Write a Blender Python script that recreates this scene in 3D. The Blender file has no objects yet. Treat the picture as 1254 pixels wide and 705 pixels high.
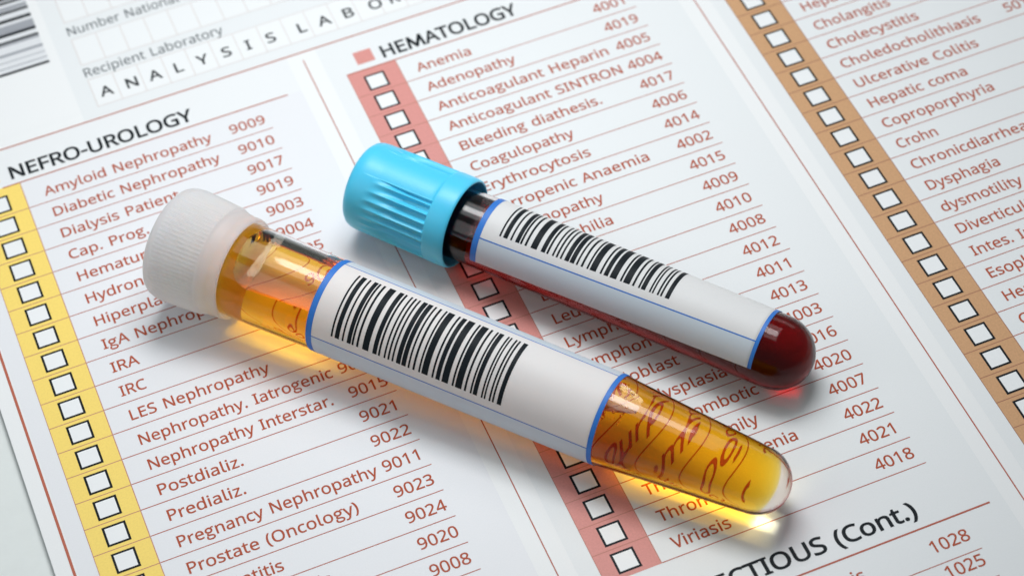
import bpy, bmesh, math, random
from mathutils import Matrix, Vector, geometry

random.seed(7)
scene = bpy.context.scene
C = scene.collection
# one unit in this scene = one printed row of the form (about 5.5 mm)

# ------------------------------------------------------------------ camera
cam_data = bpy.data.cameras.new("camera")
cam = bpy.data.objects.new("camera", cam_data)
C.objects.link(cam)
CAM_LOC = Vector((-0.65655, -53.33378, 58.47222))
CAM_ROT = Matrix(((0.9254269, 0.3243926, -0.1958430), (-0.3748245, 0.7078292, -0.5987357), (-0.0556021, 0.6274929, 0.7766344)))
cam.matrix_world = Matrix.Translation(CAM_LOC) @ CAM_ROT.to_4x4()
cam_data.sensor_width = 36.0
cam_data.lens = 84.0026
cam_data.clip_start = 1.0
cam_data.clip_end = 2000.0
cam_data.dof.use_dof = True
cam_data.dof.focus_distance = 71.5
cam_data.dof.aperture_fstop = 0.115
cam_data.dof.aperture_blades = 0
scene.camera = cam

# ------------------------------------------------------------------ light
world = bpy.data.worlds.new("World")
scene.world = world
world.use_nodes = True
bg = world.node_tree.nodes["Background"]
bg.inputs[0].default_value = (0.88, 0.965, 1.0, 1)
bg.inputs[1].default_value = 0.21

def area(name, loc, target, sx, sy, power, col, xdir=None):
    l = bpy.data.lights.new(name, 'AREA')
    l.shape = 'RECTANGLE'; l.size = sx; l.size_y = sy
    l.energy = power; l.color = col
    o = bpy.data.objects.new(name, l); C.objects.link(o)
    d = Vector(target) - Vector(loc)
    o.location = loc
    z = -d.normalized()
    x = Vector(xdir) if xdir else Vector((0, 0, 1)).cross(z)
    x = (x - z*x.dot(z)).normalized()
    o.rotation_euler = Matrix((x, z.cross(x), z)).transposed().to_euler()
    return o
KEY_DIR = Vector((0.34, 0.21, 1.0)).normalized()
MID = Vector((4.0, -4.0, 0.0))
area("key_softbox", MID + KEY_DIR * 44, MID, 12.5, 27, 10600, (0.965, 0.99, 1.0), (0.764, 0.646, 0))
area("fill_softbox", Vector((-34.0, -8.0, 40.0)), Vector((2, -8, 0)), 36, 36, 4600, (0.97, 0.99, 1.0))
WIDE_DIR = Vector((0.40, 0.26, 1.0)).normalized()
area("wide_softbox", Vector((0, -4, 0)) + WIDE_DIR * 44, Vector((3, -5, 0)), 35, 35, 8600, (0.965, 0.99, 1.0), (0.764, 0.646, 0))

BACK_DIR = Vector((0.764*0.9+0.03, 0.646*0.9, 0.42)).normalized()
area("added_back_fill", Vector((13, -9, 0)) + BACK_DIR * 62, Vector((13, -9, 0)), 44, 14, 2000, (1.0, 0.995, 0.98))  # added lamp, brightens the tubes' upper edge and the amber glow from behind

scene.view_settings.view_transform = 'Standard'
scene.view_settings.look = 'None'
scene.view_settings.exposure = -0.16
scene.view_settings.gamma = 1.0
cy = scene.cycles
cy.use_denoising = True
cy.caustics_refractive = True
cy.caustics_reflective = True
cy.blur_glossy = 0.0
cy.max_bounces = 24
cy.transmission_bounces = 20
cy.transparent_max_bounces = 16
cy.glossy_bounces = 8
cy.diffuse_bounces = 4
cy.sample_clamp_indirect = 0.0

# ------------------------------------------------------------------ materials
def new_mat(name):
    m = bpy.data.materials.new(name); m.use_nodes = True
    nt = m.node_tree
    p = nt.nodes["Principled BSDF"]
    return m, nt, p

def print_mat(name, col, rough=0.5, var=0.06, scale=9.0, spec=0.35, bump=0.02):
    """ink or paper: one colour with a fine fibre grain"""
    m, nt, p = new_mat(name)
    tc = nt.nodes.new("ShaderNodeTexCoord")
    nz = nt.nodes.new("ShaderNodeTexNoise"); nz.inputs["Scale"].default_value = scale
    nz.inputs["Detail"].default_value = 4.0; nz.inputs["Roughness"].default_value = 0.7
    nt.links.new(tc.outputs["Object"], nz.inputs["Vector"])
    rp = nt.nodes.new("ShaderNodeMapRange")
    rp.inputs[1].default_value = 0.3; rp.inputs[2].default_value = 0.7
    rp.inputs[3].default_value = 1.0 - var; rp.inputs[4].default_value = 1.0 + var
    nt.links.new(nz.outputs["Fac"], rp.inputs[0])
    mx = nt.nodes.new("ShaderNodeVectorMath"); mx.operation = 'SCALE'
    mx.inputs[0].default_value = col
    nt.links.new(rp.outputs[0], mx.inputs["Scale"])
    nt.links.new(mx.outputs[0], p.inputs["Base Color"])
    p.inputs["Roughness"].default_value = rough
    p.inputs["Specular IOR Level"].default_value = spec
    if bump:
        bp = nt.nodes.new("ShaderNodeBump"); bp.inputs["Strength"].default_value = bump
        bp.inputs["Distance"].default_value = 0.02
        nt.links.new(nz.outputs["Fac"], bp.inputs["Height"])
        nt.links.new(bp.outputs[0], p.inputs["Normal"])
    return m

PAPER = print_mat("form_paper", (0.88, 0.89, 0.895), 0.42, 0.02, 22.0, spec=0.22)
TINT = print_mat("pale_grey_print", (0.83, 0.85, 0.862), 0.42, 0.022, 22.0, spec=0.22)
TINT_LAV = print_mat("pale_lavender_print", (0.835, 0.842, 0.87), 0.42, 0.022, 22.0, spec=0.22)
YELLOW = print_mat("yellow_print", (0.99, 0.74, 0.19), 0.45, 0.05, 16.0, spec=0.15)
RED = print_mat("rose_print", (0.72, 0.31, 0.28), 0.45, 0.07, 16.0, spec=0.15)
BROWN = print_mat("tan_print", (0.63, 0.365, 0.195), 0.45, 0.10, 16.0, spec=0.15)
INK_RED = print_mat("brick_red_ink", (0.47, 0.098, 0.048), 0.5, 0.12, 20.0, bump=0, spec=0.08)
INK_LINE = print_mat("brick_red_rule_ink", (0.48, 0.13, 0.085), 0.5, 0.08, 20.0, bump=0, spec=0.08)
INK_LINE_SOFT = print_mat("thin_rose_rule_ink", (0.54, 0.235, 0.19), 0.5, 0.08, 20.0, bump=0, spec=0.08)
INK_BLACK = print_mat("black_ink", (0.012, 0.016, 0.02), 0.45, 0.2, 20.0, bump=0, spec=0.08)
INK_GREY = print_mat("grey_ink", (0.10, 0.115, 0.13), 0.5, 0.12, 20.0, bump=0, spec=0.08)
CELL_LINE = print_mat("faint_pink_ink", (0.72, 0.66, 0.64), 0.5, 0.05, 20.0, bump=0)
BOX_WHITE = print_mat("white_box_print", (0.88, 0.895, 0.905), 0.45, 0.01, 14.0)
DESK = print_mat("desk_laminate", (0.78, 0.815, 0.80), 0.5, 0.02, 1.2)
LABEL_WHITE = print_mat("label_paper", (0.97, 0.97, 0.97), 0.5, 0.012, 10.0)
LABEL_BLUE = print_mat("label_pale_blue", (0.72, 0.85, 0.96), 0.5, 0.012, 10.0)
for m in (LABEL_WHITE, LABEL_BLUE):      # paper lets some light through
    nt = m.node_tree; p = nt.nodes["Principled BSDF"]
    tl = nt.nodes.new("ShaderNodeBsdfTranslucent"); tl.inputs["Color"].default_value = (0.9, 0.9, 0.9, 1)
    mx = nt.nodes.new("ShaderNodeMixShader"); mx.inputs[0].default_value = 0.34
    nt.links.new(p.outputs[0], mx.inputs[1]); nt.links.new(tl.outputs[0], mx.inputs[2])
    nt.links.new(mx.outputs[0], nt.nodes["Material Output"].inputs["Surface"])
STRIPE_BLUE = print_mat("label_blue_stripe", (0.03, 0.185, 0.62), 0.45, 0.06, 18.0)

def glass_mat(name, col, ior, rough=0.0):
    m, nt, p = new_mat(name)
    p.inputs["Base Color"].default_value = (*col, 1)
    p.inputs["Roughness"].default_value = rough
    p.inputs["IOR"].default_value = ior
    p.inputs["Transmission Weight"].default_value = 1.0
    return m, nt, p

GLASS, _, p = glass_mat("clear_tube_wall", (0.99, 0.995, 0.995), 1.36)
p.inputs["Specular IOR Level"].default_value = 0.7

def liquid_mat(name, vcol, dens, body=None, amount=0.0):
    """coloured water: the tube wall has the same refractive index, so only the colour shows"""
    m = bpy.data.materials.new(name); m.use_nodes = True
    nt = m.node_tree
    nt.nodes.remove(nt.nodes["Principled BSDF"])
    out = nt.nodes["Material Output"]
    tr = nt.nodes.new("ShaderNodeBsdfTransparent")
    sh = tr
    if body:
        df = nt.nodes.new("ShaderNodeBsdfDiffuse"); df.inputs["Color"].default_value = (*body, 1)
        sh = nt.nodes.new("ShaderNodeMixShader"); sh.inputs[0].default_value = amount
        nt.links.new(tr.outputs[0], sh.inputs[1]); nt.links.new(df.outputs[0], sh.inputs[2])
    nt.links.new(sh.outputs[0], out.inputs["Surface"])
    va = nt.nodes.new("ShaderNodeVolumeAbsorption")
    va.inputs["Color"].default_value = (*vcol, 1)
    va.inputs["Density"].default_value = dens
    nt.links.new(va.outputs[0], out.inputs["Volume"])
    return m
URINE = liquid_mat("amber_liquid", (0.9999, 0.866, 0.0), 2.4)
BLOOD = liquid_mat("dark_red_liquid", (0.845, 0.01, 0.06), 5.5, (0.16, 0.002, 0.02), 0.06)
AIR, _, _ = glass_mat("air_in_tube", (1, 1, 1), 1.36)

WHITE_CAP, nt, p = new_mat("milky_polyethylene")
p.inputs["Base Color"].default_value = (0.95, 0.965, 0.98, 1)
p.inputs["Roughness"].default_value = 0.36
p.inputs["Subsurface Weight"].default_value = 0.9
p.inputs["Subsurface Radius"].default_value = (1.0, 0.9, 0.8)
p.inputs["Subsurface Scale"].default_value = 0.5
p.inputs["IOR"].default_value = 1.45
tl = nt.nodes.new("ShaderNodeBsdfTranslucent")
tl.inputs["Color"].default_value = (0.93, 0.95, 0.965, 1)
mx = nt.nodes.new("ShaderNodeMixShader"); mx.inputs[0].default_value = 0.56
nt.links.new(p.outputs[0], mx.inputs[1]); nt.links.new(tl.outputs[0], mx.inputs[2])
nt.links.new(mx.outputs[0], nt.nodes["Material Output"].inputs["Surface"])

BLUE_CAP, nt, p = new_mat("sky_blue_plastic")
p.inputs["Base Color"].default_value = (0.08, 0.62, 0.92, 1)
p.inputs["Roughness"].default_value = 0.33
p.inputs["Specular IOR Level"].default_value = 0.45
p.inputs["Subsurface Weight"].default_value = 0.15
p.inputs["Subsurface Radius"].default_value = (0.4, 0.8, 1.0)
p.inputs["Subsurface Scale"].default_value = 0.15

# ------------------------------------------------------------------ helpers
def link(name, me, parent=None, mats=(), smooth=False):
    for m in mats: me.materials.append(m)
    if smooth:
        for f in me.polygons: f.use_smooth = True
    o = bpy.data.objects.new(name, me); C.objects.link(o)
    if parent is not None: o.parent = parent
    return o

def thing(name, label, cat, mw):
    o = bpy.data.objects.new(name, None); C.objects.link(o)
    o.empty_display_size = 0.5
    o.matrix_world = mw
    o["label"] = label; o["category"] = cat
    return o

class Sheet:
    """collects flat polygons in form coordinates (u right, v down)"""
    def __init__(s): s.v = []; s.f = []; s.m = []
    def rect(s, u0, v0, u1, v1, z, mi=0):
        n = len(s.v)
        s.v += [(u0, -v0, z), (u0, -v1, z), (u1, -v1, z), (u1, -v0, z)]
        s.f.append((n, n+1, n+2, n+3)); s.m.append(mi)
    def build(s, name, parent, mats):
        me = bpy.data.meshes.new(name)
        me.from_pydata(s.v, [], s.f)
        for p_, i in zip(me.polygons, s.m): p_.material_index = i
        return link(name, me, parent, mats)

# ------------------------------------------------------------------ lettering (outlines drawn as coordinates, 1000 = one em)
GLYPHS = """A512|437,0 368,177 141,177 73,0 0,0 224,575 289,575 512,0;282,415 274,438 263,473 255,500 247,468 238,438 230,415 165,241 346,241
B521|241,573 307,569 361,559 404,541 434,515 453,478 459,431 456,399 446,371 431,347 409,328 382,313 350,304 350,300 384,292 415,279 441,260 461,236 474,204 478,163 472,115 454,74 425,42 385,19 336,5 279,0 78,0 78,573;256,329 318,335 357,352 377,382 384,423 380,451 369,474 351,490 308,506 245,511 150,511 150,329;150,269 150,61 265,61 311,64 346,74 371,91 394,125 401,168 398,197 388,221 370,241 344,256 307,266 260,269
C507|323,517 280,513 241,502 206,482 178,456 156,423 139,383 129,337 125,286 130,220 147,164 175,118 213,83 262,62 322,55 394,62 460,78 460,15 393,-2 312,-8 257,-4 208,8 166,28 130,55 101,90 78,131 56,203 49,287 54,349 67,406 89,456 120,499 159,534 206,559 261,576 324,581 367,579 409,572 448,561 482,547 453,486 394,508 360,515
D585|536,292 532,231 521,178 501,131 474,91 440,58 399,33 351,15 297,4 237,0 78,0 78,573 254,573 309,569 359,558 404,540 443,516 476,484 502,446 521,401 532,350;460,289 454,359 435,415 404,457 361,487 308,505 244,511 150,511 150,62 228,62 299,68 357,87 402,119 434,163 454,220
E446|398,0 78,0 78,573 398,573 398,509 150,509 150,330 383,330 383,268 150,268 150,63 398,63
F416|150,0 78,0 78,573 398,573 398,509 150,509 150,306 383,306 383,243 150,243
G584|326,302 524,302 524,22 478,8 431,-1 323,-8 267,-4 217,8 173,28 136,55 105,89 81,130 63,177 52,229 49,286 53,343 65,395 84,442 111,483 145,517 186,544 233,564 286,577 346,581 393,579 437,572 478,561 516,547 489,484 421,508 382,515 342,517 278,510 225,489 182,455 150,409 131,353 124,286 130,222 146,166 164,133 187,106 216,84 251,68 292,58 340,55 404,59 452,68 452,238 326,238
H594|516,0 443,0 443,267 150,267 150,0 78,0 78,573 150,573 150,330 443,330 443,573 516,573
I272|239,0 32,0 32,42 99,57 99,515 32,531 32,573 239,573 239,531 172,515 172,57 239,42
J219|-3,-152 -37,-150 -63,-142 -63,-81 -35,-87 -5,-89 33,-81 50,-70 63,-53 71,-29 74,3 74,573 146,573 146,9 142,-41 128,-82 105,-113 75,-135 39,-148
K496|496,0 411,0 209,273 150,222 150,0 78,0 78,573 150,573 150,290 199,345 249,399 403,573 488,573 261,323
L420|78,0 78,573 150,573 150,64 400,64 400,0
M727|330,0 142,502 139,502 142,461 144,407 144,0 78,0 78,573 184,573 361,103 364,103 544,573 650,573 650,0 578,0 578,352 579,408 581,460 584,501 581,501 390,0
N609|532,0 447,0 141,476 138,476 141,432 143,378 144,320 144,0 78,0 78,573 161,573 467,99 470,99 468,137 464,249 464,573 532,573
O626|577,287 573,224 561,166 540,116 510,73 473,38 428,13 375,-3 314,-8 251,-3 196,13 151,38 114,73 85,116 65,167 53,224 49,288 56,371 78,442 100,483 130,517 166,545 208,565 258,577 314,581 369,577 417,565 459,545 495,517 524,483 547,442 570,370;125,287 130,220 145,163 171,117 207,83 255,62 314,55 373,62 420,83 456,117 481,163 496,220 501,287 496,354 481,411 456,457 420,491 373,511 314,518 255,511 207,490 171,456 145,411 130,354
P485|229,573 297,568 352,553 393,528 421,495 438,454 444,404 441,370 433,336 417,306 395,278 364,255 324,238 275,227 216,223 150,223 150,0 78,0 78,573;223,511 150,511 150,285 208,285 258,288 298,296 330,311 352,334 366,363 370,401 366,435 354,462 334,484 306,499 269,508
R499|236,573 301,568 353,555 394,532 422,500 439,460 444,410 440,368 427,334 408,306 385,285 330,257 487,0 403,0 264,237 150,237 150,0 78,0 78,573;232,510 150,510 150,298 236,298 296,305 338,325 356,347 366,374 370,407 366,441 355,467 336,486 310,500 275,508
S440|403,153 396,106 378,66 347,34 307,11 257,-3 198,-8 137,-5 83,4 41,19 41,88 113,65 156,57 201,55 240,58 273,66 298,79 316,98 327,121 330,147 327,172 318,194 302,213 277,230 196,265 131,294 106,310 85,330 69,351 57,375 50,403 48,435 54,477 71,513 99,541 136,563 180,576 231,581 276,579 318,572 389,549 366,487 302,508 266,515 229,517 196,515 169,507 148,494 133,478 124,457 121,434 124,408 133,386 149,367 172,351 246,318 293,299 332,279 362,256 385,228 398,194
T446|259,0 187,0 187,509 8,509 8,573 437,573 437,509 259,509
U586|513,202 507,146 489,95 459,52 416,20 360,-1 290,-8 225,-2 171,18 128,50 97,93 78,144 72,204 72,573 144,573 144,201 148,158 161,122 182,93 211,72 248,59 294,55 341,60 379,73 407,96 427,126 438,161 442,202 442,573 513,573
V481|481,573 277,0 204,0 0,573 75,573 204,205 220,160 231,119 241,80 250,119 262,161 277,207 405,573
Y454|227,291 376,573 454,573 263,222 263,0 191,0 191,219 0,573 79,573
a450|231,437 279,433 317,422 347,403 368,375 381,339 385,293 385,0 334,0 320,61 317,61 279,22 258,9 234,-1 206,-6 172,-8 136,-4 103,6 75,23 55,48 42,80 37,119 43,159 59,192 87,219 127,238 179,251 243,257 316,259 316,285 310,330 293,359 264,375 227,380 194,378 163,370 106,347 84,400 151,426 190,434;252,208 184,200 141,182 124,165 113,144 110,119 115,88 132,66 157,53 188,49 238,56 279,79 299,103 311,134 315,172 315,210
b493|139,461 138,410 135,373 139,373 161,398 189,419 226,432 272,437 322,431 365,412 401,381 428,338 444,283 449,215 444,147 427,91 400,48 365,17 322,-2 272,-8 226,-4 189,10 161,31 139,55 133,55 119,0 68,0 68,609 139,609;260,379 219,374 188,361 165,339 150,308 142,268 139,217 139,214 145,144 165,93 187,70 219,56 261,51 297,56 326,70 348,93 364,125 373,166 376,216 373,265 364,306 348,338 325,361 296,374
c385|241,-8 187,-2 139,15 99,45 69,87 50,143 44,213 51,284 71,342 102,385 142,415 191,432 245,438 309,431 358,415 337,356 292,370 244,376 204,372 172,358 148,335 131,303 121,262 117,213 121,166 131,126 148,94 172,71 203,58 240,53 302,60 351,78 351,15 304,-2
d493|221,-8 171,-2 128,17 92,48 65,91 49,146 44,214 49,282 66,338 93,381 129,413 171,432 221,438 253,436 280,429 323,407 354,374 359,374 356,405 354,438 354,609 425,609 425,0 368,0 358,58 354,58 323,24 279,1 252,-6;232,51 273,55 305,67 328,88 348,135 355,200 355,213 348,284 329,336 306,360 274,374 231,379 196,374 168,359 146,334 124,281 117,213 120,165 130,125 146,93 168,70 197,56
e452|234,438 286,432 329,414 364,385 390,346 406,299 411,244 411,201 117,201 122,157 134,120 154,90 181,69 214,56 254,52 327,60 392,82 392,20 327,-1 292,-6 251,-8 193,-2 143,17 102,48 70,91 51,146 44,212 50,277 68,333 96,377 134,411 181,431;233,380 202,376 176,366 154,348 130,309 119,257 338,257 335,292 326,322 312,346 292,364 266,376
f276|266,375 158,375 158,0 87,0 87,375 12,375 12,408 87,432 87,457 91,507 104,547 124,577 152,597 186,609 227,613 274,609 310,599 292,544 262,552 228,556 197,550 175,532 162,502 158,458 158,430 266,430
g493|221,438 261,434 297,422 329,402 355,373 359,373 369,430 425,430 425,-7 420,-63 404,-109 378,-146 341,-172 292,-187 233,-192 147,-186 78,-165 78,-100 111,-114 149,-125 192,-132 237,-134 271,-130 300,-119 324,-101 341,-77 352,-48 355,-13 355,4 356,32 358,57 354,57 329,28 299,8 263,-4 221,-8 170,-2 126,18 91,51 65,95 49,149 44,214 49,278 65,332 91,377 126,411 169,431;230,379 197,374 169,359 146,336 130,303 120,262 117,213 120,164 130,124 146,92 169,69 197,55 232,50 262,52 288,58 309,69 326,85 340,105 349,131 354,161 356,197 356,214 353,267 343,309 326,340 302,362 270,375
h496|139,431 138,399 135,370 140,370 155,391 174,407 196,420 221,429 247,435 273,437 321,433 360,421 391,400 413,370 426,330 431,280 431,0 361,0 361,275 355,321 338,353 308,372 265,379 222,374 189,360 166,338 150,308 142,269 139,222 139,0 68,0 68,609 139,609
i207|139,430 139,0 68,0 68,430;104,591 119,588 133,580 142,566 145,546 142,526 133,512 119,504 104,501 88,504 75,512 66,526 63,546 66,566 75,580 88,588
j207|18,-192 -18,-190 -44,-183 -44,-126 -19,-132 9,-134 32,-130 51,-120 64,-100 68,-67 68,430 139,430 139,-64 136,-102 126,-133 110,-158 87,-177 56,-188;63,546 66,566 75,580 88,588 104,591 119,588 133,580 142,566 145,546 142,526 133,512 119,504 104,501 88,504 75,512 66,526
k428|138,291 137,257 135,221 138,221 152,240 172,264 189,285 326,430 409,430 235,246 421,0 336,0 187,200 138,158 138,0 68,0 68,609 138,609
l207|139,0 68,0 68,609 139,609
m750|540,438 584,434 621,421 649,401 669,371 681,330 685,280 685,0 615,0 615,277 610,321 594,353 567,372 528,379 490,375 460,362 438,342 418,298 411,237 411,0 342,0 342,277 339,308 332,333 320,353 303,367 281,376 253,379 215,374 185,360 164,338 150,308 142,270 139,223 139,0 68,0 68,430 125,430 136,371 140,371 155,392 173,409 194,422 217,431 266,438 312,434 349,420 378,398 398,366 402,366 427,398 461,420 499,434
n496|275,438 322,434 361,421 391,401 413,371 427,330 431,280 431,0 361,0 361,275 355,321 338,353 308,372 265,379 222,374 189,361 166,338 146,290 139,223 139,0 68,0 68,430 125,430 136,371 140,371 156,392 175,409 222,431
o485|442,216 438,165 428,121 411,83 388,51 359,25 324,7 285,-4 241,-8 200,-4 163,7 129,25 100,51 77,83 59,121 48,165 44,216 50,282 68,336 97,380 137,412 186,431 244,438 299,431 347,412 387,380 417,336 436,282;117,216 120,169 130,128 147,95 172,71 203,56 243,51 283,56 314,71 339,95 356,128 366,169 369,216 365,263 355,303 338,335 314,359 282,374 242,379 202,374 171,359 147,335 130,303 120,263
p493|273,438 322,432 365,413 401,383 428,340 444,284 449,216 444,148 427,93 400,49 365,17 322,-2 272,-8 241,-6 213,1 190,11 170,24 139,55 134,55 137,20 139,-16 139,-192 68,-192 68,430 126,430 136,371 139,371 170,405 190,418 213,429 241,436;260,379 221,375 190,362 167,342 152,313 142,276 139,229 139,216 142,166 150,126 165,94 188,70 220,56 261,51 297,56 326,72 348,98 364,131 373,171 376,217 369,283 348,334 325,359 296,374
q493|354,-9 355,25 358,58 354,58 332,33 303,11 266,-3 219,-8 170,-2 128,17 93,48 66,91 49,146 44,214 50,282 67,338 94,382 129,413 172,432 221,438 267,433 304,419 332,397 355,371 358,371 369,430 425,430 425,-192 354,-192;233,51 273,55 304,67 326,87 342,116 352,153 355,199 355,213 348,285 328,337 305,360 273,374 231,379 196,374 167,359 145,334 124,281 117,213 124,145 146,93 168,70 197,56
r331|269,438 295,437 319,433 310,368 287,372 264,374 239,371 217,363 195,351 176,334 161,313 149,289 141,260 139,229 139,0 68,0 68,430 126,430 134,351 137,351 170,395 191,412 214,426 240,435
s384|348,119 343,81 327,49 302,24 268,6 226,-4 176,-8 99,-1 42,19 42,83 104,60 141,52 178,49 224,53 256,66 274,86 280,112 278,128 271,141 259,154 239,167 174,196 103,228 77,245 57,266 45,292 41,324 46,357 61,385 85,408 137,430 202,438 275,430 339,409 315,353 258,372 197,380 159,376 131,366 114,350 108,328 111,312 119,298 133,286 154,274 219,246 289,215 314,197 333,176 344,150
t289|212,50 245,53 272,59 272,5 240,-4 200,-8 168,-5 138,4 112,20 91,44 78,78 74,125 74,375 13,375 13,409 75,437 103,528 144,528 144,430 269,430 269,375 144,375 144,127 149,93 163,69 185,55
u496|427,430 427,0 370,0 359,57 356,57 340,37 321,20 298,7 273,-1 220,-8 173,-4 134,8 103,29 81,59 68,99 63,148 63,430 135,430 135,153 140,108 158,76 188,57 230,51 273,56 306,69 329,91 345,121 354,160 357,206 357,430
v407|163,0 0,430 75,430 167,176 180,137 193,96 201,63 204,63 214,96 227,138 241,176 332,430 407,430 244,0
w630|346,243 336,276 328,308 321,335 316,357 313,357 308,335 302,307 294,275 284,242 207,1 127,1 9,431 82,431 141,201 153,154 163,109 169,73 172,73 178,97 185,128 193,160 201,188 277,431 354,431 428,188 440,149 451,109 457,74 460,74 466,108 477,153 489,201 549,431 621,431 502,1 419,1
x424|170,220 22,430 102,430 213,268 322,430 402,430 253,220 410,0 330,0 213,172 94,0 14,0
y409|1,430 76,430 169,185 184,144 196,105 205,68 209,68 224,121 245,186 333,430 409,430 224,-59 208,-97 188,-130 165,-156 138,-176 106,-188 67,-192 34,-190 9,-186 9,-130 30,-133 56,-135 79,-133 99,-126 116,-114 130,-99 152,-59 174,-2
z377|346,0 31,0 31,47 262,375 45,375 45,430 340,430 340,377 112,55 346,55
0459|419,287 417,221 409,163 396,112 376,70 349,36 316,12 276,-3 229,-8 188,-4 153,8 122,27 85,70 60,129 44,202 39,287 44,373 58,446 83,504 119,547 149,566 186,577 229,581 269,577 304,566 335,547 373,504 399,446 414,373;110,287 113,215 121,156 137,111 159,78 190,59 229,52 268,59 298,78 320,110 336,156 345,215 348,287 345,359 336,417 320,463 298,495 268,515 229,521 190,515 159,495 137,463 121,417 113,359
1459|285,0 216,0 216,439 217,470 219,499 196,477 169,455 108,405 71,452 226,573 285,573
2459|417,0 38,0 38,59 188,210 261,287 287,321 306,353 318,387 322,424 315,466 294,496 261,514 221,520 181,517 147,506 83,466 45,513 94,548 153,572 186,579 221,581 270,576 313,562 347,540 372,510 389,472 394,428 389,384 375,344 353,305 324,267 247,185 128,67 128,64 417,64
3459|395,439 392,403 381,372 364,346 340,326 311,311 277,302 277,298 319,290 353,276 379,255 398,229 409,198 413,163 407,116 390,74 360,40 318,14 263,-3 193,-8 110,-1 72,8 36,23 36,89 74,73 114,61 155,54 194,51 240,54 277,64 305,81 324,104 335,131 339,164 334,197 320,223 297,242 265,255 226,263 179,265 123,265 123,326 180,326 223,329 259,339 287,355 307,377 319,404 323,434 316,471 295,498 262,516 219,521 164,515 117,498 75,473 39,521 74,544 115,563 164,576 218,581 273,576 318,563 352,540 376,511 390,478
4459|443,130 359,130 359,0 291,0 291,130 17,130 17,190 286,576 359,576 359,193 443,193;291,412 293,444 294,474 295,500 292,500 276,468 257,438 86,193 291,193
5459|221,351 276,346 322,331 361,307 389,274 407,233 413,183 406,128 387,81 356,43 314,15 261,-2 199,-8 116,0 80,10 51,23 51,90 83,74 121,62 161,54 200,52 240,56 274,65 302,82 323,106 336,138 341,176 337,210 325,239 306,262 279,279 242,289 197,292 146,288 99,280 64,302 86,573 373,573 373,508 146,508 132,342 169,348
6459|44,245 51,342 60,389 75,433 95,474 121,510 155,539 196,562 246,576 306,581 344,579 377,573 377,513 344,520 308,523 257,518 216,504 183,482 158,454 139,420 127,380 119,337 115,291 119,291 150,326 170,340 194,350 223,356 255,358 302,353 342,338 375,313 400,279 416,236 421,184 416,129 399,82 372,44 336,15 291,-2 239,-8 200,-4 163,7 130,26 101,54 77,89 59,133 48,185;238,51 270,55 297,66 320,84 337,109 348,143 351,184 344,234 324,271 302,289 274,299 241,303 205,299 175,287 150,270 131,248 119,223 115,198 123,146 146,99 164,79 185,64 210,54
7459|109,0 344,508 35,508 35,573 419,573 419,518 187,0
8459|229,581 276,577 318,565 352,546 378,519 395,485 400,443 396,411 385,383 368,359 346,338 291,303 355,265 381,242 401,216 414,185 419,148 413,104 395,65 367,34 330,11 284,-3 231,-8 174,-4 126,10 89,33 61,63 45,101 39,146 43,183 56,214 75,241 99,264 158,299 107,336 87,358 71,383 61,411 58,444 63,485 80,518 106,545 141,565 182,577;108,145 116,107 138,76 161,60 192,51 229,48 281,55 319,76 342,108 350,148 346,174 335,197 317,217 293,235 229,265 217,270 157,237 136,218 121,197 111,173;228,524 187,519 155,502 134,476 127,441 130,414 141,391 157,373 179,357 232,330 282,357 302,373 317,392 327,414 330,441 323,476 302,502 270,519
9459|417,328 410,231 401,184 387,139 366,99 340,63 306,33 265,11 214,-3 154,-8 117,-6 82,0 82,60 115,53 152,50 204,54 245,68 278,90 303,118 322,152 334,192 342,235 346,281 341,281 310,247 290,234 266,223 237,216 204,214 158,219 118,235 85,260 61,294 45,336 40,387 46,443 63,491 90,529 127,557 171,575 223,581 262,577 299,565 332,546 361,518 384,483 402,439 413,388;223,521 192,517 165,506 142,488 124,462 113,429 110,388 117,338 137,301 158,283 186,273 220,269 256,273 286,285 311,303 330,325 342,349 346,374 338,426 328,452 315,474 298,493 277,508 252,518
(241|32,220 35,285 45,348 61,410 83,468 113,522 150,573 217,573 167,493 132,407 110,315 103,221 106,159 116,98 132,38 154,-20 182,-75 216,-127 150,-127 113,-77 83,-24 61,34 45,94 35,156
)241|209,220 206,156 196,94 180,34 158,-24 128,-77 91,-127 25,-127 59,-75 87,-20 108,38 124,98 134,159 137,221 134,284 124,346 108,407 87,465 58,521 24,573 91,573 128,522 158,468 180,410 196,348 206,285
.215|58,43 62,68 72,85 88,94 107,97 126,94 142,85 153,68 157,43 153,18 142,2 126,-8 107,-11 88,-8 72,2 62,18
,215|154,84 136,23 111,-42 85,-103 33,-103 49,-38 63,31 73,93 148,93
-258|32,184 32,246 226,246 226,184"""
G = {}
for line in GLYPHS.split("\n"):
    ch, rest = line[0], line[1:]
    adv, body = rest.split("|")
    G[ch] = (int(adv), [[tuple(map(int, q.split(","))) for q in sp.split()] for sp in body.split(";")])

def stroke(pts, w):
    """outline of a monoline stroke"""
    L, R = [], []
    for i, (x, y) in enumerate(pts):
        a = pts[max(i-1, 0)]; b = pts[min(i+1, len(pts)-1)]
        dx, dy = b[0]-a[0], b[1]-a[1]; k = math.hypot(dx, dy) or 1
        L.append((x-dy/k*w/2, y+dx/k*w/2)); R.append((x+dy/k*w/2, y-dx/k*w/2))
    return L + R[::-1]
def arc(cx, cy, rx, ry, a0, a1, n):
    return [(cx+rx*math.cos(math.radians(a0+(a1-a0)*i/n)), cy+ry*math.sin(math.radians(a0+(a1-a0)*i/n))) for i in range(n+1)]
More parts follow.
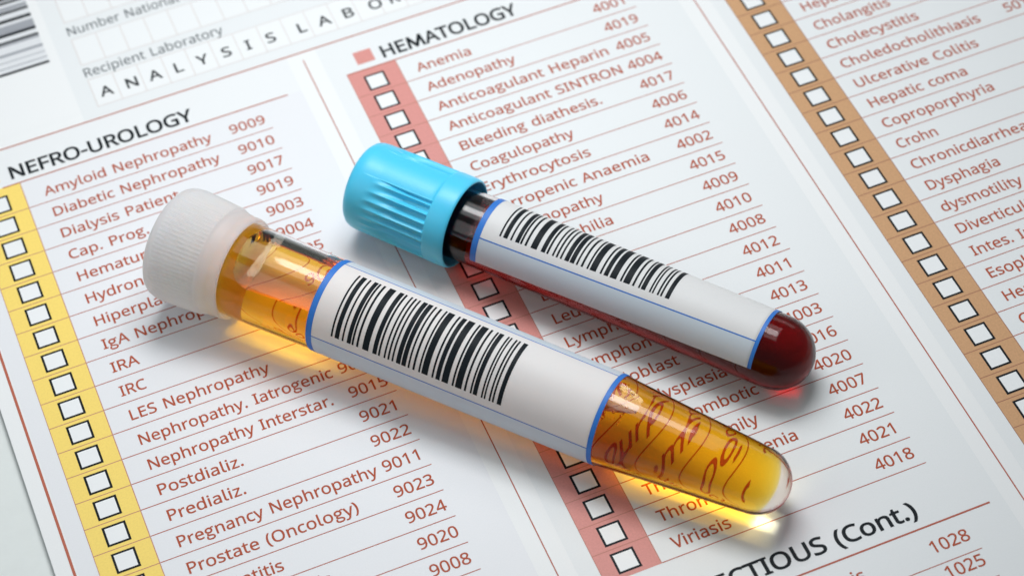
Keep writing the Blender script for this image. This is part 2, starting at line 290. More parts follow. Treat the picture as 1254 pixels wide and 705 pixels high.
# a tailed l and a two-storey g, as the form's typeface has them
G['l'] = (245, [stroke([(102, 609), (102, 400), (102, 120)] + arc(190, 118, 88, 92, 180, 270, 6)[1:] + [(222, 28)], 70)])
G['g'] = (455, [arc(205, 300, 165, 145, 0, 358, 26)[:-1], arc(205, 300, 97, 84, 0, 358, 22)[:-1],
               stroke([(150, 153), (112, 118), (112, 84), (150, 62), (262, 46)] + arc(255, -52, 135, 96, 75, -90, 9) + arc(205, -52, 135, 96, -90, -222, 8), 58),
               stroke([(338, 408), (378, 428), (432, 430)], 58)])
G['M'] = (745, [[(56, 0), (112, 575), (186, 575), (372, 165), (558, 575), (632, 575), (688, 0), (612, 0), (578, 392), (404, 22), (340, 22), (166, 392), (132, 0)]])
G['\u00e1'] = (G['a'][0], G['a'][1] + [[(215, 480), (290, 620), (360, 620), (262, 480)]])
SPACE = 275

_gcache = {}
def glyph(ch, bold):
    key = (ch, bold)
    if key in _gcache: return _gcache[key]
    cu = bpy.data.curves.new("glyph", 'CURVE')
    cu.dimensions = '2D'; cu.fill_mode = 'BOTH'
    cu.offset = bold
    for sp in G[ch][1]:
        s = cu.splines.new('POLY'); s.points.add(len(sp)-1)
        for q, (x, y) in zip(s.points, sp): q.co = (x/1000, y/1000, 0, 1)
        s.use_cyclic_u = True
    o = bpy.data.objects.new("glyph", cu); C.objects.link(o)
    bpy.context.view_layer.update()
    dg = bpy.context.evaluated_depsgraph_get()
    me = bpy.data.meshes.new_from_object(o.evaluated_get(dg))
    vs = [(v.co.x, v.co.y) for v in me.vertices]; fs = [tuple(p_.vertices) for p_ in me.polygons]
    # curve fills can come out double sided: keep one facing
    up = [f for f, p_ in zip(fs, me.polygons)]
    bpy.data.objects.remove(o); bpy.data.curves.remove(cu); bpy.data.meshes.remove(me)
    _gcache[key] = (vs, up)
    return _gcache[key]

WIDTHS = {'Amyloid Nephropathy': 5.8, 'Diabetic Nephropathy': 5.78, 'Nephropathy. Iatrogenic': 6.25, 'Anticoagulant SINTRON': 6.35, 'Ulcerative Colitis': 4.65, 'Cholangitis': 2.88, 'Cholecystitis': 3.45, 'Choledocholithiasis': 5.28, 'Ferropenic Anaemia': 5.54, 'Crohn': 1.5, 'Dysphagia': 2.68, 'Anemia': 1.99, 'Prostate (Oncology)': 5.32, 'Pregnancy Nephropathy': 6.27, 'LES Nephropathy': 4.52, 'Nephropathy Interstar.': 5.94, 'Postdializ.': 2.72, 'Predializ.': 2.48, 'IRC': 0.85, 'Anticoagulant Heparin': 6.26, 'Bleeding diathesis.': 5.14, 'Adenopathy': 3.2, 'Erythrocytosis': 3.86, 'Hepatic coma': 3.69, 'Coproporphyria': 4.14}

def text_width(s, em, xs, ls=0.0):
    w = 0
    for ch in s: w += ((SPACE if ch == ' ' else G[ch][0]) + ls) * em * xs / 1000
    return w

def text(s, u, v, em, xs, mat, parent, name, z=0.007, bold=0.0, ls=0.0):
    V, F = [], []
    x = u
    for ch in s:
        if ch == ' ': x += (SPACE+ls)*em*xs/1000; continue
        vs, fs = glyph(ch, bold)
        n = len(V)
        V += [(x + a*em*xs, -v + b*em, z) for a, b in vs]
        F += [tuple(n+i for i in f) for f in fs]
        x += (G[ch][0]+ls)*em*xs/1000
    me = bpy.data.meshes.new(name); me.from_pydata(V, [], F)
    bm = bmesh.new(); bm.from_mesh(me)
    for f in bm.faces:
        if f.normal.z < 0: f.normal_flip()
    bm.to_mesh(me); bm.free()
    return link(name, me, parent, [mat])

# ------------------------------------------------------------------ the setting: desk top
dk = Sheet(); dk.rect(-400, -400, 400, 400, -0.20)
desk = dk.build("desk_top", None, [DESK]); desk["kind"] = "structure"; desk["label"] = "pale desk top under the edge of the form"; desk["category"] = "desk"

# ------------------------------------------------------------------ the printed form
form = thing("request_form", "printed white laboratory request form with checkbox columns, lying on the desk", "form", Matrix.Identity(4))
U0, V0, U1, V1 = -2.04, -15.0, 36.5, 38.0
bm = bmesh.new()
bmesh.ops.create_cube(bm, size=1)
for v in bm.verts:
    v.co = ((U0 if v.co.x < 0 else U1), (-V1 if v.co.y < 0 else -V0), (-0.06 if v.co.z < 0 else 0.0))
me = bpy.data.meshes.new("sheet"); bm.to_mesh(me); bm.free()
link("sheet", me, form, [PAPER])

t = Sheet()
t.rect(-1.42, -2.72, 10.80, 40, 0.002, 1)                 # panel under the first column
t.rect(-1.42, -4.40, 10.80, -2.72, 0.002, 2)
t.rect(11.85, -4.40, 24.15, 40, 0.002, 0)
t.rect(25.15, -4.40, 36.4, 40, 0.002, 0)
t.rect(3.62, -14.9, 36.4, -4.44, 0.002, 0)               # header block
V1 = 37.8
t2 = Sheet()
for (u0, v0, u1, v1, z, mi) in ():
    pass
for i, vv in enumerate(t.v):
    if vv[1] < -V1: t.v[i] = (vv[0], -V1, vv[2])
HEAD_WHITE = print_mat("heading_strip_print", (0.85, 0.865, 0.878), 0.42, 0.02, 22.0, spec=0.22)
t.build("tinted_panel", form, [TINT, TINT_LAV, HEAD_WHITE])

EM, XS = 0.695, 1.0045
COLS = [
 # band u0,u1, box u, first row v, rows, text u, code u, rule end, heading, heading width, text list
 dict(name="yellow", u0=-0.85, u1=0.886, ub=0.0, v0=-2.0, rows=22, tu=1.53, cu=8.0, re=9.37, mat=YELLOW,
      top=-2.73, bot=24.0, head="NEFRO-UROLOGY", hu=0.62, hw=6.40, hr=(0.30, 10.31), sq=(-0.35, 0.29),
      names=["Amyloid Nephropathy","Diabetic Nephropathy","Dialysis Patient","Cap. Prog. Control.","Hematuria","Hydronephrosis","Hiperpl\u00e1sica","IgA Nephropathy","IRA","IRC","LES Nephropathy","Nephropathy. Iatrogenic","Nephropathy Interstar.","Postdializ.","Predializ.","Pregnancy Nephropathy","Prostate (Oncology)","Prostatitis","Pyelonephritis","Renal Colic","Renal Tumor","Uremia"],
      codes=["9009","9010","9017","9019","9003","9004","9005","9006","9012","9014","9016","9018","9015","9021","9022","9011","9023","9024","9020","9008","9025","9026"]),
 dict(name="rose", u0=12.45, u1=14.197, ub=13.298, v0=-2.055, rows=22, tu=14.74, cu=21.3, re=22.715, mat=RED,
      top=-2.73, bot=19.46, head="HEMATOLOGY", hu=13.84, hw=5.02, hr=(12.45, 23.0), sq=(12.96, 13.60),
      names=["Anemia","Adenopathy","Anticoagulant Heparin","Anticoagulant SINTRON","Bleeding diathesis.","Coagulopathy","Erythrocytosis","Ferropenic Anaemia","Plasmopathy","Haemophilia","Hemolysis","Leucosis","Leukopenia","Lymphoma","Lymphomas","Myeloblast","Myelodysplasia","Purp. Thrombotic","Thromb. Family","Thrombocytopenia","Thrombosis","Viriasis"],
      codes=["4001","4019","4005","4004","4017","4006","4014","4002","4015","4009","4010","4008","4012","4011","4013","4003","4016","4020","4007","4022","4021","4018"]),
 dict(name="tan", u0=25.63, u1=27.33, ub=26.445, v0=-1.091, rows=22, tu=27.80, cu=34.05, re=35.6, mat=BROWN,
      top=-1.77, bot=21.0, head=None, hu=0, hw=0, hr=None, sq=None,
      names=["Abdominal pain","Ascites","Hepatitis","Cholangitis","Cholecystitis","Choledocholithiasis","Ulcerative Colitis","Hepatic coma","Coproporphyria","Crohn","Chronicdiarrhea","Dysphagia","dysmotility","Diverticulitis","Intes. Inflam.","Esophagitis","Hemorrhoids","Cirrhosis","Gastritis","Hernia","Ileus","Obstruction"],
      codes=[None,None,"5009","5012","5004","5011"]+[None]*16),
]
for c in COLS:
    n0 = 0
    b = Sheet()
    b.rect(c["u0"], c["top"], c["u1"], c["bot"], 0.0035, 0)
    for k in range(c["rows"]):
        vv = c["v0"]+k+0.5
        if vv < c["bot"] - 0.1: b.rect(c["u0"], vv-0.014, c["u1"], vv+0.014, 0.005, 1)
    b.rect(c["u1"]-0.012, c["top"], c["u1"]+0.014, c["bot"], 0.0052, 1)
    b.rect(c["u0"]-0.01, c["top"], c["u0"]+0.010, c["bot"], 0.0052, 1)
    band = b.build("checkbox_column", form, [c["mat"], INK_LINE_SOFT if c["name"] != "tan" else print_mat("tan_rule_ink", (0.36, 0.15, 0.09), 0.5, 0.08, 20, bump=0)])
    band["label"] = {"yellow": "yellow column of empty checkboxes under the urology heading", "rose": "rose red column of empty checkboxes under the hematology heading", "tan": "tan brown column of empty checkboxes at the right"}[c["name"]]
    # one checkbox, then copies
    x = Sheet()
    h = 0.365
    x.rect(-h, -h, h, h, 0.0065, 0); x.rect(-h+0.072, -h+0.072, h-0.072, h-0.072, 0.0078, 1)
    box = None
    for k in range(c["rows"]):
        if c["v0"]+k > c["bot"]: break
        if box is None:
            box = x.build("checkbox", band, [INK_BLACK, BOX_WHITE]); o = box
        else:
            o = box.copy(); C.objects.link(o); o.parent = band
        o.location = (c["ub"], -(c["v0"]+k), 0)
    # rules between the rows
    r = Sheet()
    for k in range(c["rows"]):
        vv = c["v0"]+k+0.5
        if vv < c["bot"] + 0.2: r.rect(c["u1"]+0.02, vv-0.0155, c["re"], vv+0.0155, 0.005, 0)
    r.build("ruled_lines", form, [INK_LINE])
    for k, s in enumerate(c["names"]):
        text(s, c["tu"], c["v0"]+k+0.22, EM, WIDTHS[s]/text_width(s, EM, 1.0) if s in WIDTHS else XS, INK_RED, form, "test_name", bold=0.0095)
    for k, s in enumerate(c["codes"]):
        if s:
            w = text_width(s, EM, 1.0)
            text(s, c["cu"]-0.02, c["v0"]+k+0.20, EM, 1.27/w, INK_RED, form, "code_number", bold=0.0095)
    if c["head"]:
        em = 0.97
        ls = -10
        w = text_width(c["head"], em, 1.0, ls)
        text(c["head"], c["hu"], -2.98, em, c["hw"]/w, INK_BLACK, form, "heading", bold=0.018, ls=ls)
        q = Sheet(); q.rect(c["hr"][0], -2.75, c["hr"][1], -2.70, 0.0055, 0)
        q.build("heading_rule", form, [INK_LINE])
        q = Sheet(); q.rect(c["sq"][0], -3.63, c["sq"][1], -3.02, 0.0055, 0)
        q.build("colour_key_square", form, [c["mat"]])

# infectious block at the foot of the middle column
s = "INFECTIOUS (Cont.)"; em = 0.97
text(s, 13.85, 21.03, em, 7.80/text_width(s, em, 1.0, -10), INK_BLACK, form, "heading", bold=0.016, ls=-10)
q = Sheet(); q.rect(12.45, 21.40, 23.72, 21.46, 0.0055, 0); q.build("heading_rule", form, [INK_LINE])
q = Sheet(); q.rect(14.2, 22.70, 22.76, 22.73, 0.005, 0); q.rect(14.2, 23.70, 22.76, 23.73, 0.005, 0); q.build("ruled_lines", form, [INK_LINE])
for v_, nm, cd in ((22.33, "Acute Brucellosis", "1028"), (23.25, "Borreliosis", "1025")):
    text(nm, 14.74, v_, EM, XS, INK_RED, form, "test_name", bold=0.0095)
    text(cd, 21.38, v_, EM, 1.27/text_width(cd, EM, 1.0), INK_RED, form, "code_number", bold=0.0095)

# long rules: top rule, column dividers, left margin line
q = Sheet()
q.rect(-1.5, -4.455, 36.0, -4.40, 0.0055, 0)
q.build("top_rule", form, [INK_LINE])
q = Sheet(); q.rect(11.30, -4.05, 11.335, 37.5, 0.0055, 0); q.build("column_divider", form, [INK_LINE])
q = Sheet(); q.rect(24.64, -4.05, 24.68, 37.5, 0.0055, 0); q.build("column_divider", form, [INK_LINE])
q = Sheet(); q.rect(-1.56, -4.43, -1.475, 37.5, 0.0057, 0); q.build("margin_line", form, [print_mat("margin_line_ink", (0.50, 0.13, 0.075), 0.5, 0.06, 20, bump=0)])

# header cells
word = {2: "ANALYSISLABORATORY"}
for r_, (va, vb) in enumerate(((-10.68, -9.37), (-8.44, -7.10), (-6.32, -4.96))):
    q = Sheet()
    N = 22
    q.rect(4.24, va, 4.24+0.87*N, vb, 0.004, 0)
    for i in range(N+1):
        uu = 4.24+0.87*i
        q.rect(uu-0.014, va, uu+0.014, vb, 0.0055, 1)
    q.rect(4.24, va-0.014, 4.24+0.87*N, va+0.014, 0.0058, 1)
    q.rect(4.24, vb-0.014, 4.24+0.87*N, vb+0.014, 0.0058, 1)
    q.build("letter_cells", form, [BOX_WHITE, CELL_LINE])
offs = [0.29]*7 + [0.17] + [0.44] + [0.37] + [0.38] + [0.48] + [0.35]*6
em = 0.80
for i, ch in enumerate(word[2]):
    text(ch, 4.24+0.87*i+offs[i]-0.05, -5.34, em, 1.06, INK_BLACK, form, "cell_letter", bold=0.013)
def fit_text(s, u, v, em, w, mat, name, bold=0.0):
    text(s, u, v, em, w/text_width(s, em, 1.0), mat, form, name, bold=bold)
fit_text("Number National", 4.17, -8.67, 0.74, 4.12, INK_GREY, "field_caption", 0.003)
fit_text("Recipient Laboratory", 4.17, -6.47, 0.74, 5.05, INK_GREY, "field_caption", 0.003)

# printed barcode at the upper left
q = Sheet()
q.rect(-1.4, -14.8, 3.60, -4.9, 0.003, 0)
rng = random.Random(3)
marks = [(-7.83,-7.76,1),(-8.09,-8.04,2),(-8.37,-8.33,2),(-8.76,-8.62,2),(-9.33,-9.26,1),(-9.22,-9.12,2),(-9.70,-9.60,1),(-10.12,-9.70,2),(-10.40,-10.29,1),(-10.80,-10.72,1),(-11.05,-10.86,2),(-11.30,-11.22,1),(-11.66,-11.42,1)]
v_ = -11.8
while v_ > -14.4:
    w_ = rng.choice((0.05, 0.12, 0.22)); marks.append((v_-w_, v_, rng.choice((1, 2)))); v_ -= w_ + rng.choice((0.1, 0.2, 0.3))
for a, b_, mi in marks:
    g_ = 0.025 if mi == 1 else 0.0
    q.rect(-1.2, a-g_, 3.27, b_+g_, 0.0045, mi)
q.rect(-1.2, -14.5, 3.27, -7.78, 0.0040, 3)
q.build("printed_barcode", form, [PAPER, INK_BLACK, print_mat("barcode_grey_ink", (0.36, 0.375, 0.41), 0.5, 0.1, 20, bump=0), print_mat("barcode_pale_ink", (0.76, 0.775, 0.80), 0.5, 0.06, 20, bump=0)])

# ------------------------------------------------------------------ tubes
def frame(A, d, base):
    d = Vector(d).normalized()
    y = Vector((0, 0, 1)).cross(d).normalized()
    n = d.cross(y)
    m = Matrix((d, y, n)).transposed().to_4x4()
    m.translation = Vector(A) - n*base
    return m

def revolve(name, prof, parent, mats, zoff, nphi=96, closed=False, rfun=None, smooth=True, caps=True):
    """prof: list of (s, r); local x along the tube, z up; a radius of 0 closes the end"""
    V, F = [], []
    rings = []
    for i, (s_, r_) in enumerate(prof):
        if r_ < 1e-6:
            rings.append([len(V)]); V.append((s_, 0, zoff)); continue
        ring = []
        for j in range(nphi):
            a = 2*math.pi*j/nphi
            rr = rfun(i, s_, r_, a) if rfun else r_
            ring.append(len(V)); V.append((s_, rr*math.cos(a), zoff + rr*math.sin(a)))
        rings.append(ring)
    seq = list(zip(rings, rings[1:]))
    if closed: seq.append((rings[-1], rings[0]))
    for a, b in seq:
        for j in range(nphi):
            k = (j+1) % nphi
            if len(a) == 1 and len(b) == 1: break
            if len(a) == 1: F.append((a[0], b[k], b[j]))
            elif len(b) == 1: F.append((a[j], a[k], b[0]))
            else: F.append((a[j], a[k], b[k], b[j]))
    me = bpy.data.meshes.new(name); me.from_pydata(V, [], F)
    bm = bmesh.new(); bm.from_mesh(me)
    bmesh.ops.recalc_face_normals(bm, faces=bm.faces)
    bm.to_mesh(me); bm.free()
    return link(name, me, parent, mats, smooth)

def interp(tab, s):
    if s <= tab[0][0]: return tab[0][1]
    for (a, ra), (b, rb) in zip(tab, tab[1:]):
        if s <= b:
            t_ = (s-a)/(b-a); return ra + (rb-ra)*t_
    return tab[-1][1]

def dome(s0, r, depth, n=14):
    return [(s0 + depth*math.sin(math.pi/2*i/n), r*math.cos(math.pi/2*i/n)) for i in range(1, n)] + [(s0+depth, 0)]

def liquid(name, prof, parent, mat, zoff, mw, level, nphi=120):
    """body of liquid filling a lying tube up to a horizontal level (world z)"""
    inv = mw.inverted()
    V, F, rings = [], [], []
    up = inv.to_3x3() @ Vector((0, 0, 1))
    for s_, r_ in prof:
        if r_ < 1e-6:
            rings.append([len(V)]); V.append(Vector((s_, 0, zoff))); continue
        ring = []
        for j in range(nphi):
            a = 2*math.pi*j/nphi
            p_ = Vector((s_, r_*math.cos(a), zoff + r_*math.sin(a)))
            z = (mw @ p_).z
            over = max(0.0, z - (level(s_, r_) if callable(level) else level))
            if over: p_ = p_ - Vector((0, 0, 1))*over/up.z
            ring.append(len(V)); V.append(p_)
        rings.append(ring)
    for a, b in zip(rings, rings[1:]):
        for j in range(nphi):
            k = (j+1) % nphi
            if len(a) == 1: F.append((a[0], b[k], b[j]))
            elif len(b) == 1: F.append((a[j], a[k], b[0]))
            else: F.append((a[j], a[k], b[k], b[j]))
    me = bpy.data.meshes.new(name); me.from_pydata([tuple(v) for v in V], [], F)
    bm = bmesh.new(); bm.from_mesh(me)
    bmesh.ops.recalc_face_normals(bm, faces=bm.faces)
    # sharp edge where the level meets the wall
    bm.normal_update()
    for e_ in bm.edges:
        e_.smooth = not (len(e_.link_faces) == 2 and e_.calc_face_angle(0) > 0.5)
    bm.to_mesh(me); bm.free()
    return link(name, me, parent, [mat], True)

def air_space(rfun, s0, s1, parent, zoff, mw, level, meniscus=0.05, na=56, nb=20, round_end=0.0001):
    """the pocket of air over the liquid: an arc of the wall closed by the level surface"""
    V, F, rings = [], [], []
    n = Vector((mw[0][2], mw[1][2], mw[2][2]))
    N = 160
    for i in range(N+1):
        q = i/N
        s_ = s0 + (s1-s0)*q
        r_ = rfun(s_)
        zc = (mw @ Vector((s_, 0, zoff))).z
        h = (level - zc)/n.z
        if s_ - s0 < round_end:                          # blunt rounded end of the bubble
            k = 1 - math.sqrt(max(0.0, 1 - ((round_end - (s_-s0))/round_end)**2))
            h += (0.97*r_ - h)*k
        x = h/r_
        if x > 0.985: break
        a0 = math.asin(max(-0.99, x)); chord = r_*math.cos(a0)
        ring = []
        for j in range(na+1):
            a = a0 + (math.pi-2*a0)*j/na
            ring.append((s_, r_*math.cos(a), zoff + r_*math.sin(a)))
        for j in range(1, nb):
            w = -1 + 2*j/nb
            sag = meniscus*min(1.0, chord)*(1-(abs(w))**5)      # surface creeps up the wall
            ring.append((s_, chord*w, zoff + h - sag))
        rings.append(ring)
    k = len(rings[0])
    for ring in rings: V += ring
    for i in range(len(rings)-1):
        for j in range(k):
            a, b = i*k+j, i*k+(j+1) % k
            F.append((a, b, b+k, a+k))
    for i in (0, len(rings)-1):
        c = len(V)
        V.append(tuple(sum(p[q] for p in rings[i])/k for q in range(3)))
        for j in range(k): F.append((i*k+j, i*k+(j+1) % k, c))
    me = bpy.data.meshes.new("air_space"); me.from_pydata(V, [], F)
    bm = bmesh.new(); bm.from_mesh(me)
    bmesh.ops.recalc_face_normals(bm, faces=bm.faces)
    bmesh.ops.reverse_faces(bm, faces=bm.faces)      # air: the outside of the tube's solid
    bm.normal_update()
    for e_ in bm.edges:
        e_.smooth = not (len(e_.link_faces) == 2 and e_.calc_face_angle(0) > 0.5)
    bm.to_mesh(me); bm.free()
    return link("air_space", me, parent, [AIR], True)

BARS = [(77,92),(112,150),(175,190),(220,255),(263,280),(304,322),(358,412),(448,485),(498,515),(548,563),(582,598),(618,633),(657,695),(704,742),(760,775),(802,820),(853,868),(881,934),(968,984),(1003,1039),(1056,1111),(1144,1160),(1173,1228),(1250,1267),(1301,1316),(1326,1362),(1396,1410),(1421,1434),(1463,1478),(1491,1506),(1532,1568)]

def patch(V, F, M, s0, s1, p0, p1, rf, zoff, lift, mi, skew=0.0, ns=2, np_=12):
    """curved patch on the tube wall: s along, p in degrees round the tube"""
    n = len(V)
    for i in range(ns+1):
        s_ = s0+(s1-s0)*i/ns
        for j in range(np_+1):
            a = math.radians(p0+(p1-p0)*j/np_ + skew*s_)
            r_ = rf(s_)+lift
            V.append((s_, r_*math.cos(a), zoff+r_*math.sin(a)))
    for i in range(ns):
        for j in range(np_):
            a = n+i*(np_+1)+j
            F.append((a, a+np_+1, a+np_+2, a+1)); M.append(mi)

def paper_label(parent, s0, s1, p0, p1, rf, zoff, lines, lw, st0, st1, bars, skew=0.0, sref=0.0):
    """label paper (with thickness), its end stripes, long lines and the barcode"""
    th = 0.022
    V, F = [], []
    NS, NP = 40, 96
    def pt(i, j, lift):
        s_ = s0+(s1-s0)*i/NS
        a = math.radians(p0+(p1-p0)*j/NP + skew*(s_-sref)); r_ = rf(s_)+lift
        return (s_, r_*math.cos(a), zoff+r_*math.sin(a))
    for lift in (0.006, th):
        for i in range(NS+1):
            for j in range(NP+1): V.append(pt(i, j, lift))
    W = NP+1; K = (NS+1)*W
    M = []
    l0, l1 = lines
    for i in range(NS):
        for j in range(NP):
            a = i*W+j
            pm = p0+(p1-p0)*(j+0.5)/NP
            mi = 0 if l0 < pm < l1 else 1
            F.append((K+a, K+a+W, K+a+W+1, K+a+1)); M.append(mi)
            F.append((a, a+1, a+W+1, a+W)); M.append(0)
    for i in range(NS):
        for j in (0, NP):
            a = i*W+j; F.append((a, a+W, K+a+W, K+a)); M.append(1)
    for j in range(NP):
        for i in (0, NS):
            a = i*W+j; F.append((a, a+1, K+a+1, K+a)); M.append(2)
    me = bpy.data.meshes.new("label"); me.from_pydata(V, [], F)
    for p_, i in zip(me.polygons, M): p_.material_index = i
    bm = bmesh.new(); bm.from_mesh(me); bmesh.ops.recalc_face_normals(bm, faces=bm.faces); bm.to_mesh(me); bm.free()
    lab = link("label", me, parent, [LABEL_WHITE, LABEL_BLUE, STRIPE_BLUE], True)
    sk = skew
    off = -skew*sref
    def strip(name, items, mats, np_=60, ns=8):
        V, F, M = [], [], []
        for (a, b, pa, pb, mi) in items:
            patch(V, F, M, a, b, pa+off, pb+off, rf, zoff, th+0.004, mi, sk, ns, np_)
        me = bpy.data.meshes.new(name); me.from_pydata(V, [], F)
        for p_, i in zip(me.polygons, M): p_.material_index = i
        bm = bmesh.new(); bm.from_mesh(me)
        for f in bm.faces:
            c_ = f.calc_center_median(); f.normal_update()
            if f.normal.dot(Vector((0, c_.y, c_.z-zoff))) < 0: f.normal_flip()
        bm.to_mesh(me); bm.free()
        return link(name, me, lab, mats, True)
    strip("edge_stripe", [(s0+0.0, s0+st0, p0, p1, 0)], [STRIPE_BLUE], 96, 2)
    strip("edge_stripe", [(s1-st1, s1, p0, p1, 0)], [STRIPE_BLUE], 96, 2)
    strip("guide_line", [(s0+st0, s1-st1, l-lw/2, l+lw/2, 0) for l in lines], [STRIPE_BLUE], 2, 40)
    bs0, bs1, bp0, bp1 = bars
    k = (bs1-bs0)/(BARS[-1][1]-BARS[0][0])
    strip("barcode", [(bs0+(a-BARS[0][0])*k, bs0+(b-BARS[0][0])*k, bp0, bp1, 0) for a, b in BARS], [INK_BLACK], 30, 1)
    return lab

# ---- urine tube with the white cap
ZU = 1.86
mwU = frame((4.562, -3.42, 1.875), (0.645, -0.763, -0.0292), ZU)
urine = thing("sample_tube", "long clear tube of amber liquid with ribbed white screw cap, nearest the camera", "test tube", mwU)
RU = [(0.4, 1.40), (2.2, 1.48), (2.9, 1.50), (3.7, 1.50), (5.8, 1.465), (15.4, 1.40), (18.33, 1.160), (19.46, 1.075), (20.15, 1.01)]
prof = [(s_/4, interp(RU, s_/4)) for s_ in range(4, 80)] + [(20.1, interp(RU, 20.1))]
rend = prof[-1][1]
outer = prof + dome(20.1, rend, 1.0)
wall = 0.065
inner = [(a, b-wall) for a, b in prof if a <= 19.5]
rin = inner[-1][1]
inner = inner + dome(inner[-1][0], rin, 0.98)
urine["group"] = "sample tubes lying on the form"
revolve("tube_wall", [(1.0, 0)] + outer, urine, [GLASS], ZU, 144)
liq = [(2.05, 0)] + [(2.05, interp(RU, 2.05)-wall+0.02)] + [(a, b-wall+0.02) for a, b in prof if 2.05 < a <= 19.5] + dome(19.5, rin+0.02, 1.0)
def urine_level(s_, r_):
    """level surface, rising to the wall round the blunt end of the air pocket"""
    if s_ < 2.985: return 9.0
    h = 2.636
    if s_ < 3.73:
        k = 1 - math.sqrt(max(0.0, 1 - ((3.73 - s_)/0.75)**2))
        top = (mwU @ Vector((s_, 0, ZU + r_*0.97))).z
        h += (top - h)*k
    return h
fine = [(2.985 + 0.75*(i/24)**2, 0) for i in range(25)]
keep = [q for q in liq[1:] if q[0] < 2.98]
rest = [q for q in liq[1:] if q[0] > 3.74]
liq = [liq[0]] + keep + [(2.979, interp(RU, 2.979)-wall+0.02)] + [(a, interp(RU, a)-wall+0.02) for a, _ in fine] + rest
liquid("urine", liq, urine, URINE, ZU, mwU, urine_level)
air_space(lambda s_: interp(RU, s_)-wall, 2.98, 16.5, urine, ZU, mwU, 2.632, round_end=0.75)
rb = random.Random(5)
V_, F_ = [], []
bmb = bmesh.new()
for i in range(26):
    s_ = 15.25 + rb.random()*0.75
    zc = (mwU @ Vector((s_, 0, ZU))).z
    a = math.radians(rb.uniform(62, 128))
    r0 = interp(RU, s_)-wall
    rr = rb.uniform(0.018, 0.055)
    p_ = Vector((s_, (r0-rr*1.4)*math.cos(a), ZU+(r0-rr*1.4)*math.sin(a)))
    bmesh.ops.create_icosphere(bmb, subdivisions=2, radius=rr, matrix=Matrix.Translation(p_))
bmesh.ops.reverse_faces(bmb, faces=bmb.faces)
me = bpy.data.meshes.new("froth"); bmb.to_mesh(me); bmb.free()
fr = link("froth", me, urine, [AIR], True); fr["kind"] = "stuff"
lab = paper_label(urine, 5.86, 15.45, 28, 217, lambda s_: interp(RU, s_), ZU, (59.0, 168.0), 1.3, 0.20, 0.15, (6.72, 12.47, 70.5, 156.8))

# white cap: ribbed shell, neck ring, lip
NR = 84
def ribs(i, s_, r_, a):
    if 0.44 < s_ < 1.98 and r_ > 1.65:
        k = min(1, (s_-0.44)/0.1, (1.98-s_)/0.05)
        return r_ + 0.030*k*math.cos(NR*a)
    return r_
capo = [(0.10, 0.0), (0.10, 0.9), (0.10, 1.55), (0.12, 1.66), (0.18, 1.745), (0.27, 1.80), (0.38, 1.83), (0.44, 1.835)]
capo += [(0.44+0.11*i, 1.835-0.09*i/14) for i in range(1, 15)] + [(1.99, 1.735), (2.02, 1.70), (2.12, 1.685), (2.28, 1.675), (2.34, 1.65), (2.39, 1.64), (2.46, 1.66), (2.62, 1.66), (2.71, 1.64), (2.74, 1.60), (2.72, 1.56), (2.5, 1.53), (1.4, 1.53), (0.6, 1.50), (0.42, 1.3), (0.4, 0.0)]
cap = revolve("screw_cap", capo, urine, [WHITE_CAP], ZU, NR*6, rfun=ribs)
cap["label"] = "milky white ribbed screw cap"
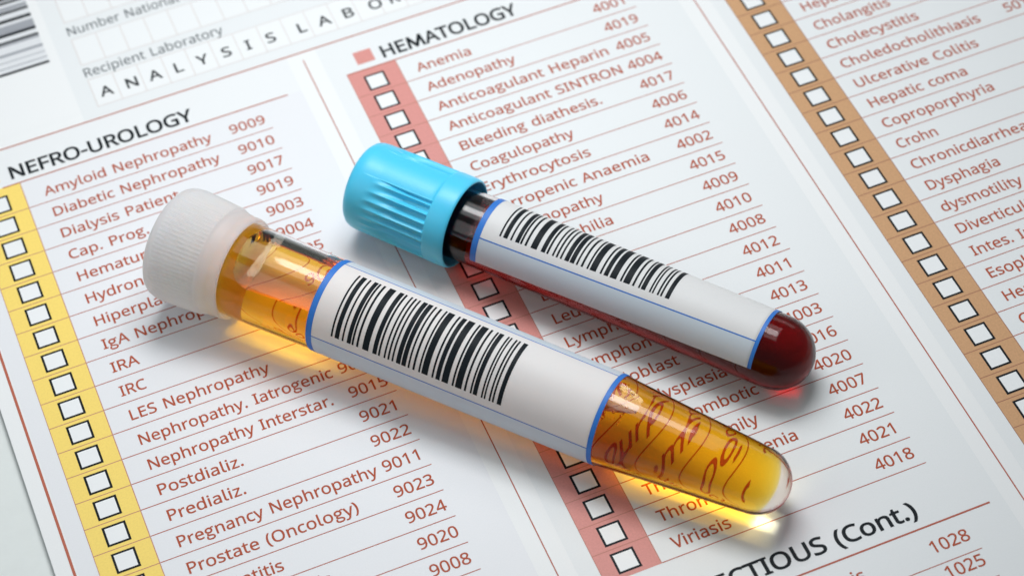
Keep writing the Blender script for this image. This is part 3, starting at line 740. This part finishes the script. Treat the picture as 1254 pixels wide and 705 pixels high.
# ---- blood tube with the blue cap
ZB = 1.50
mwB = frame((10.993, -3.441, 1.515), (0.627, -0.779, -0.0233), ZB)
blood = thing("sample_tube", "short tube of dark red blood with fluted sky blue cap, behind the urine tube", "test tube", mwB)
RB = [(0.8, 1.155), (14.8, 1.155)]
prof = [(s_/2, 1.155) for s_ in range(3, 29)] + [(14.52, 1.155)]
outer = prof + dome(14.52, 1.155, 1.19, 18)
wallb = 0.09
inner = [(a, b-wallb) for a, b in prof] + dome(14.52, 1.155-wallb, 1.09, 18)
blood["group"] = "sample tubes lying on the form"
revolve("tube_wall", [(1.5, 0)] + outer, blood, [GLASS], ZB, 144)
liq = [(1.9, 0), (1.9, 1.155-wallb+0.02)] + [(a, b-wallb+0.02) for a, b in prof if a > 1.9] + dome(14.52, 1.155-wallb+0.02, 1.11, 18)
liquid("blood", liq, blood, BLOOD, ZB, mwB, 1.964)
air_space(lambda s_: 1.155-wallb, 1.7, 14.2, blood, ZB, mwB, 1.96)
paper_label(blood, 4.60, 14.20, 8, 179, lambda s_: 1.155, ZB, (8.2, 135.3), 1.9, 0.20, 0.12, (5.37, 11.13, 48.5, 122.3), skew=-1.42, sref=4.9)

# blue cap
NF = 30
def flute(i, s_, r_, a):
    if not (0.5 < s_ < 3.02) or r_ < 1.40: return r_
    d = math.degrees(a) % 360
    # two fluted fields with smooth panels between them
    off = abs((d + 90) % 180 - 90)
    if off > 66:
        e_ = min(1.0, (off-66)/1.2)                     # smooth sunken panel between the fluted fields
        return r_ - 0.030*e_*min(1.0, max(0.0, (s_-0.5)/0.5))*(1.0 if s_ < 2.97 else max(0.0, (3.02-s_)/0.05))
    start = 0.62 + 0.30*(off/66)**2
    if s_ < start: return r_
    k = min(1.0, (s_-start)/1.3)
    if s_ > 2.98: k *= max(0, (3.02-s_)/0.04)
    g = 0.5-0.5*math.cos(NF*(a-math.pi))
    return r_ - 0.17*k*(g**0.6)
co = [(0.0, 0.0), (0.0, 0.8), (0.01, 1.22), (0.05, 1.33), (0.13, 1.405), (0.24, 1.445), (0.4, 1.462)]
s_ = 0.5
while s_ < 2.9: co.append((s_, 1.465+0.02*(s_-0.5)/2.5)); s_ += 0.08
co += [(2.95, 1.487), (2.98, 1.488), (3.0, 1.49), (3.02, 1.495), (3.06, 1.50), (3.2, 1.502), (3.5, 1.50), (3.62, 1.49), (3.69, 1.475), (3.735, 1.455), (3.755, 1.43), (3.745, 1.405), (3.70, 1.39), (3.0, 1.37), (2.2, 1.34), (1.9, 1.30), (1.8, 1.19), (1.2, 1.17), (1.15, 0.0)]
cap = revolve("cap", co, blood, [BLUE_CAP], ZB, 720, rfun=flute)
cap["label"] = "sky blue fluted push cap"
